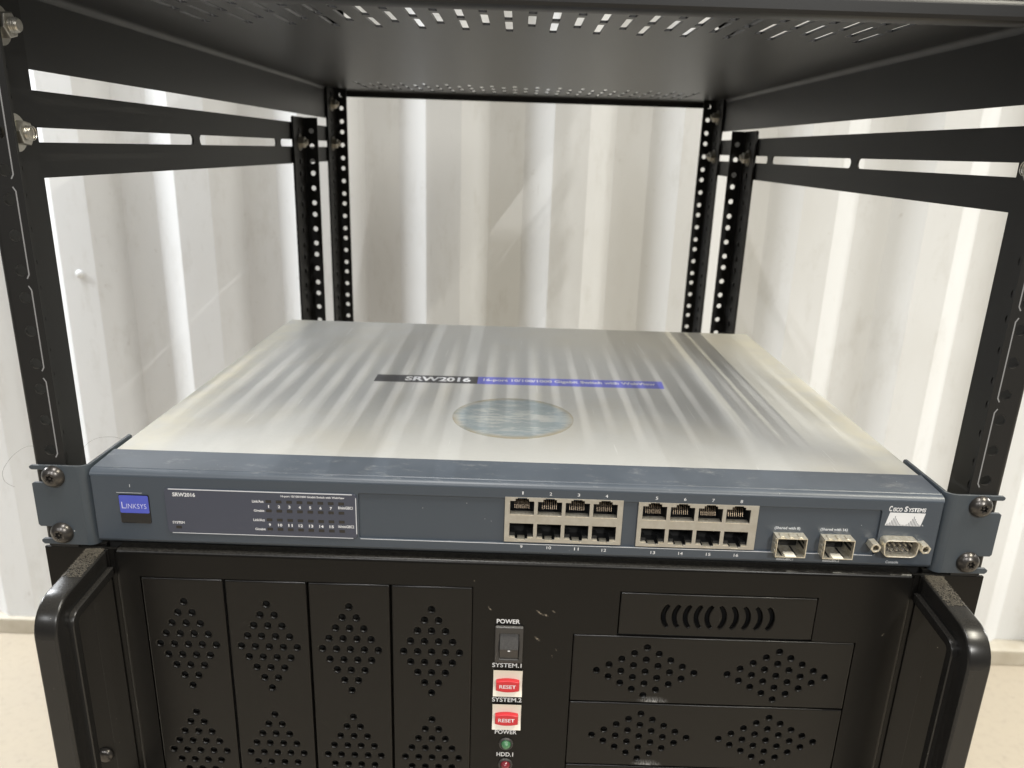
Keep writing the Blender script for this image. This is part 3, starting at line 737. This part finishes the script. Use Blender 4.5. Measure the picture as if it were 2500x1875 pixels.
for s in (-1, 1):
    bm = bmesh.new(); rows = []
    for i in range(8):
        q = math.pi / 2 * i / 7
        rows.append([bm.verts.new((s * (204.9 + Rr * math.sin(q)), Y0 + Rr - Rr * math.cos(q), z)) for z in (ZB, -26.0)])
    rows.append([bm.verts.new((s * (204.9 + Rr), Y0 + 20, z)) for z in (ZB, -26.0)])
    for p, q in zip(rows, rows[1:]): bm.faces.new((p[0], q[0], q[1], p[1]) if s > 0 else (p[1], q[1], q[0], p[0]))
    me = bpy.data.meshes.new('m'); bm.to_mesh(me); bm.free(); pcs.append(me)
fp = obj('front_panel', grow(pcs), m_panel, case)
obj('chassis', box(-216, 216, 5, 440, ZB + 1, -23.1, 0.6), m_black, case)
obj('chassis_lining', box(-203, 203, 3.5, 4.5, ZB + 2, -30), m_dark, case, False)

def diamond(cx, ztop, dx, dz, r): return [circ(cx + (i - j) * dx, ztop - (i + j) * dz, r, 12) for i in range(5) for j in range(5)]
bay = None
for k, (a, b) in enumerate(((-194.0, -151.6), (-150.6, -108.2), (-107.1, -64.7), (-63.5, -21.3))):
    c = (a + b) / 2
    if bay is None:
        bay = obj('drive_cover', plate(rect(a, b, -186.6, -39.8, 0.7, 2), diamond(c - 0.3, -53.4, 3.74, 6.52, 1.72) + diamond(c - 0.1, -123.2, 3.74, 6.45, 1.72), 2.2, 0.9, XZ, (0, Y0 + 0.75, 0), 3), m_cover, case); c0 = c
    else: dup(bay, None, c - c0, 0, 0, case)
def crescent(x, s, z0=-59.6, z1=-45.8, w_=2.3, bow=1.9):
    out = []
    zc, h = (z0 + z1) / 2, (z1 - z0) / 2
    cx = lambda t: x + s * bow * (1 - t * t) 
    for i in range(9):
        t = -1 + 2 * i / 8; out.append((cx(t) - w_ / 2, zc + t * (h - 1)))
    out.append((cx(1), z1))
    for i in range(9):
        t = 1 - 2 * i / 8; out.append((cx(t) + w_ / 2, zc + t * (h - 1)))
    out.append((cx(-1), z0)); return out
vs = [crescent(81.0 + 5.75 * k, -1) for k in range(5)] + [crescent(109.4 + 6.3 * k, 1) for k in range(5)]
obj('vent_cover', plate(rect(56.2, 158.5, -64.6, -39.8, 0.5, 2), vs, 2.2, 0.6, XZ, (0, Y0 + 0.75, 0), 3), m_cover, case)
wide = None
for k, zt in enumerate((-66.0, -108.4, -150.8)):
    if wide is None:
        hl = [circ(cx + (i - j) * 6.57, zt - 6.4 - (i + j) * 3.79, 1.72, 12) for cx in (72.5, 143.0) for i in range(5) for j in range(5)]
        wide = obj('wide_cover', plate(rect(32.9, 181.9, zt - 41.6, zt, 0.5, 2), hl, 2.2, 0.7, XZ, (0, Y0 + 0.75, 0), 3), m_cover, case)
    else: dup(wide, None, 0, 0, zt + 66.0, case)
# ears beside the raised panel
for s in (-1, 1):
    a = box(min(s * 243.2, s * 206), max(s * 243.2, s * 206), -0.2, 1.6, ZB, -24.9, 0.3)
    b = box(min(s * 222.3, s * 210.2), max(s * 222.3, s * 210.2), -1.1, -0.1, ZB, -25.4, 0.3)
    d_ = box(min(s * 225, s * 212), max(s * 225, s * 212), 1.7, 14, ZB, -23.2, 0.3)
    se = obj('rack_flange', grow([a, b, d_]), m_panel, case)
    for z in (-46.0, -157.0):
        obj('screw', lathe([(4.6, -0.2), (4.6, -0.9), (4.0, -2.0), (2.6, -2.8), (0, -3.1)], 20, 'y', (s * 228.6, 0, z)), m_screw, se)
    # handle: bent bar with a wider inner lip
    def bent(off, R0, y0=-0.6):
        """outline edge of the handle path at distance off from its outer face"""
        Yo, Zt, Zb = -51.2 + off, -26.0 - off, -196 + off
        R = max(R0 - off, 1.5)
        pts = [(y0, Zt)]
        for i in range(9):
            q = math.pi / 2 * i / 8; pts.append((Yo + R - R * math.sin(q), Zt - 2.6 * 1 - R + R * math.cos(q)))
        for i in range(9):
            q = math.pi / 2 * i / 8; pts.append((Yo + R - R * math.cos(q), Zb + R - R * math.sin(q)))
        pts.append((y0, Zb)); return pts
    outer = bent(0, 17); mid_ = bent(9.6, 17); inner = bent(14.4, 17)
    body = plate([(p[0], p[1]) for p in outer] + inner[::-1], [], 11.0, 1.3, YZ, (s * 216.8, 0, 0), 3)
    lip2 = plate(mid_ + inner[::-1], [], 3.4, 0.6, YZ, (s * 210.3, 0, 0), 2)
    hd = obj('handle', grow([body, lip2]), m_handle, case)
    # lint caught on the top of the bar near the panel: a felt of short fibres
    bm = bmesh.new()
    for k in range(1500):
        v_ = random.random() ** 2.1
        x0_ = s * (212.2 + random.random() * 9.2); y0_ = -0.8 - v_ * 24
        zz = -25.8 - 0.075 * -(y0_ + 0.6) + random.random() * (0.75 * (1 - v_) + 0.1)
        a_ = random.uniform(0, math.pi); ln_ = random.uniform(0.5, 1.9); wd = 0.07
        dx_, dy_ = math.cos(a_) * ln_ / 2, math.sin(a_) * ln_ / 2
        up_ = random.uniform(-0.15, 0.25)
        vs_ = [bm.verts.new(p) for p in ((x0_ - dx_ - wd * math.sin(a_), y0_ - dy_ + wd * math.cos(a_), zz), (x0_ - dx_ + wd * math.sin(a_), y0_ - dy_ - wd * math.cos(a_), zz),
               (x0_ + dx_ + wd * math.sin(a_), y0_ + dy_ - wd * math.cos(a_), zz + up_), (x0_ + dx_ - wd * math.sin(a_), y0_ + dy_ + wd * math.cos(a_), zz + up_))]
        bm.faces.new(vs_)
    me = bpy.data.meshes.new('m'); bm.to_mesh(me); bm.free()
    obj('lint', me, m_lint, hd, False)['kind'] = 'stuff'

# power rocker, reset buttons, lamps
TZ = Y0 - 0.04
ps = obj('power_switch', grow([plate(rect(-8.9, 6.1, -83.8, -61.8, 0.8), [rect(-6.4, 3.8, -81.5, -65.9, 0.4, 2)], 2.2, 0.6, XZ, (0, Y0 - 0.9, 0), 2)]), m_rocker, case)
prof = [(Y0 + 0.5, -66.0), (Y0 - 0.5, -66.2), (Y0 - 3.7, -73.5), (Y0 - 3.95, -74.1), (Y0 - 3.8, -74.6), (Y0 - 1.5, -81.2), (Y0 + 0.5, -81.4)]
rk = obj('rocker', strip(prof[::-1], -6.2, 3.6, True), m_rocker, ps)
obj('rocker_dot', plate(circ(-1.3, -75.0, 0.75, 12, 0.4), [], 0.2, 0, XZ, (0, Y0 - 3.75, 0)), m_white, ps, False)
rb = None
for k, (zt, nm) in enumerate(((-89.6, 1), (-111.6, 2))):
    if rb is None:
        bm = bmesh.new(); rows = []
        for i in range(13):
            t_ = i / 12; z = zt + 0.2 - t_ * 16.9
            d = Y0 + 0.2 - 1.0 * abs(2 * t_ - 1) ** 2.0 + 1.1 * (1 - abs(2 * t_ - 1) ** 2) * 0.6
            rows.append([bm.verts.new((x, d, z)) for x in (-9.2, 6.6)])
        for p, q in zip(rows, rows[1:]): bm.faces.new((p[0], q[0], q[1], p[1]))
        for e_ in (0, 1):
            bk = [bm.verts.new((r_[e_].co.x, Y0 + 4, r_[e_].co.z)) for r_ in rows]
            for i in range(12): bm.faces.new((rows[i][e_], rows[i + 1][e_], bk[i + 1], bk[i]))
        bmesh.ops.recalc_face_normals(bm, faces=bm.faces[:])
        me = bpy.data.meshes.new('m'); bm.to_mesh(me); bm.free()
        rb = obj('reset_button', me, m_cream, case)
        out = []
        for i in range(9): t_ = -1 + 2 * i / 8; out.append((-1.3 + 6.3 * t_, zt - 12.2 - 1.0 * (1 - t_ * t_)))
        for i in range(9): t_ = 1 - 2 * i / 8; out.append((-1.3 + 6.3 * t_, zt - 6.8 + 1.0 * (1 - t_ * t_)))
        rc = obj('button_cap', plate(out, [], 3.4, 0.5, XZ, (0, Y0 - 0.3, 0), 2), m_red, rb)
        rl = obj('button_lettering', text('RESET', -5.8, 3.2, zt - 10.6, zt - 8.3, Y0 - 2.04, bold=0.015), m_white, rb, False)
    else:
        r2_ = dup(rb, None, 0, 0, -22.0, case)
        for f in (rc, rl):
            g = f.copy(); col.objects.link(g); g.parent = r2_
for zc, m_ in ((-138.2, m_green), (-152.3, m_redlens)):
    ln = obj('lamp_lens', lathe([(2.9, 0.6), (2.7, -1.2), (2.1, -2.4), (1.2, -3.1), (0, -3.35)], 20, 'y', (-1.1, Y0, zc)), m_, case)
    obj('lamp_ring', lathe([(2.9, 0.2), (2.9, -0.9), (3.4, -1.1), (3.9, -0.8), (4.0, 0.1)], 24, 'y', (-1.1, Y0, zc)), m_rocker, ln)
words('lettering', [text('POWER', -8.2, 4.1, -60.7, -58.0, TZ, bold=0.02), text('SYSTEM.1', -10.0, 5.8, -88.0, -85.3, TZ, bold=0.012), text('SYSTEM.2', -9.6, 6.6, -110.3, -107.5, TZ, bold=0.012),
     text('POWER', -7.5, 4.6, -131.7, -129.0, TZ, bold=0.015), text('HDD.1', -6.2, 3.1, -147.0, -144.2, TZ, bold=0.015)], m_white, fp)

# ------------------------------------------------------------------ two loose hairs caught at the left ear
def smooth_path(p, n=6):
    out = []
    for i in range(len(p) - 1):
        p0, p1, p2, p3 = (Vector(p[max(i - 1, 0)]), Vector(p[i]), Vector(p[i + 1]), Vector(p[min(i + 2, len(p) - 1)]))
        for k in range(n):
            t = k / n
            out.append(0.5 * ((2 * p1) + (p2 - p0) * t + (2 * p0 - 5 * p1 + 4 * p2 - p3) * t * t + (3 * p1 - p0 - 3 * p2 + p3) * t ** 3))
    out.append(Vector(p[-1])); return out
h1 = wire(smooth_path([(-238.6, 1, 30.2), (-244, 0, 30.0), (-249.5, -1, 26.6), (-254.0, -1, 22), (-256.6, -2, 17.4), (-257.0, -2, 13.0), (-256, -1, 10.0), (-252.7, -1, 8.4)]), 0.055, 5)
h2 = wire(smooth_path([(-216, 40, 20), (-219, 34, 23.5), (-223, 26, 25.5), (-224, 16, 25), (-221, 7, 22.5), (-219.5, 3, 20.9)]), 0.055, 5)
tag(obj('loose_hair', h1, m_hair), 'dark stray hair curling out left of the front left post', 'hair', 'stray hairs at the left ear')
tag(obj('loose_hair', h2, m_hair), 'dark stray hair arching over the left ear bracket beside the silver lid', 'hair', 'stray hairs at the left ear')
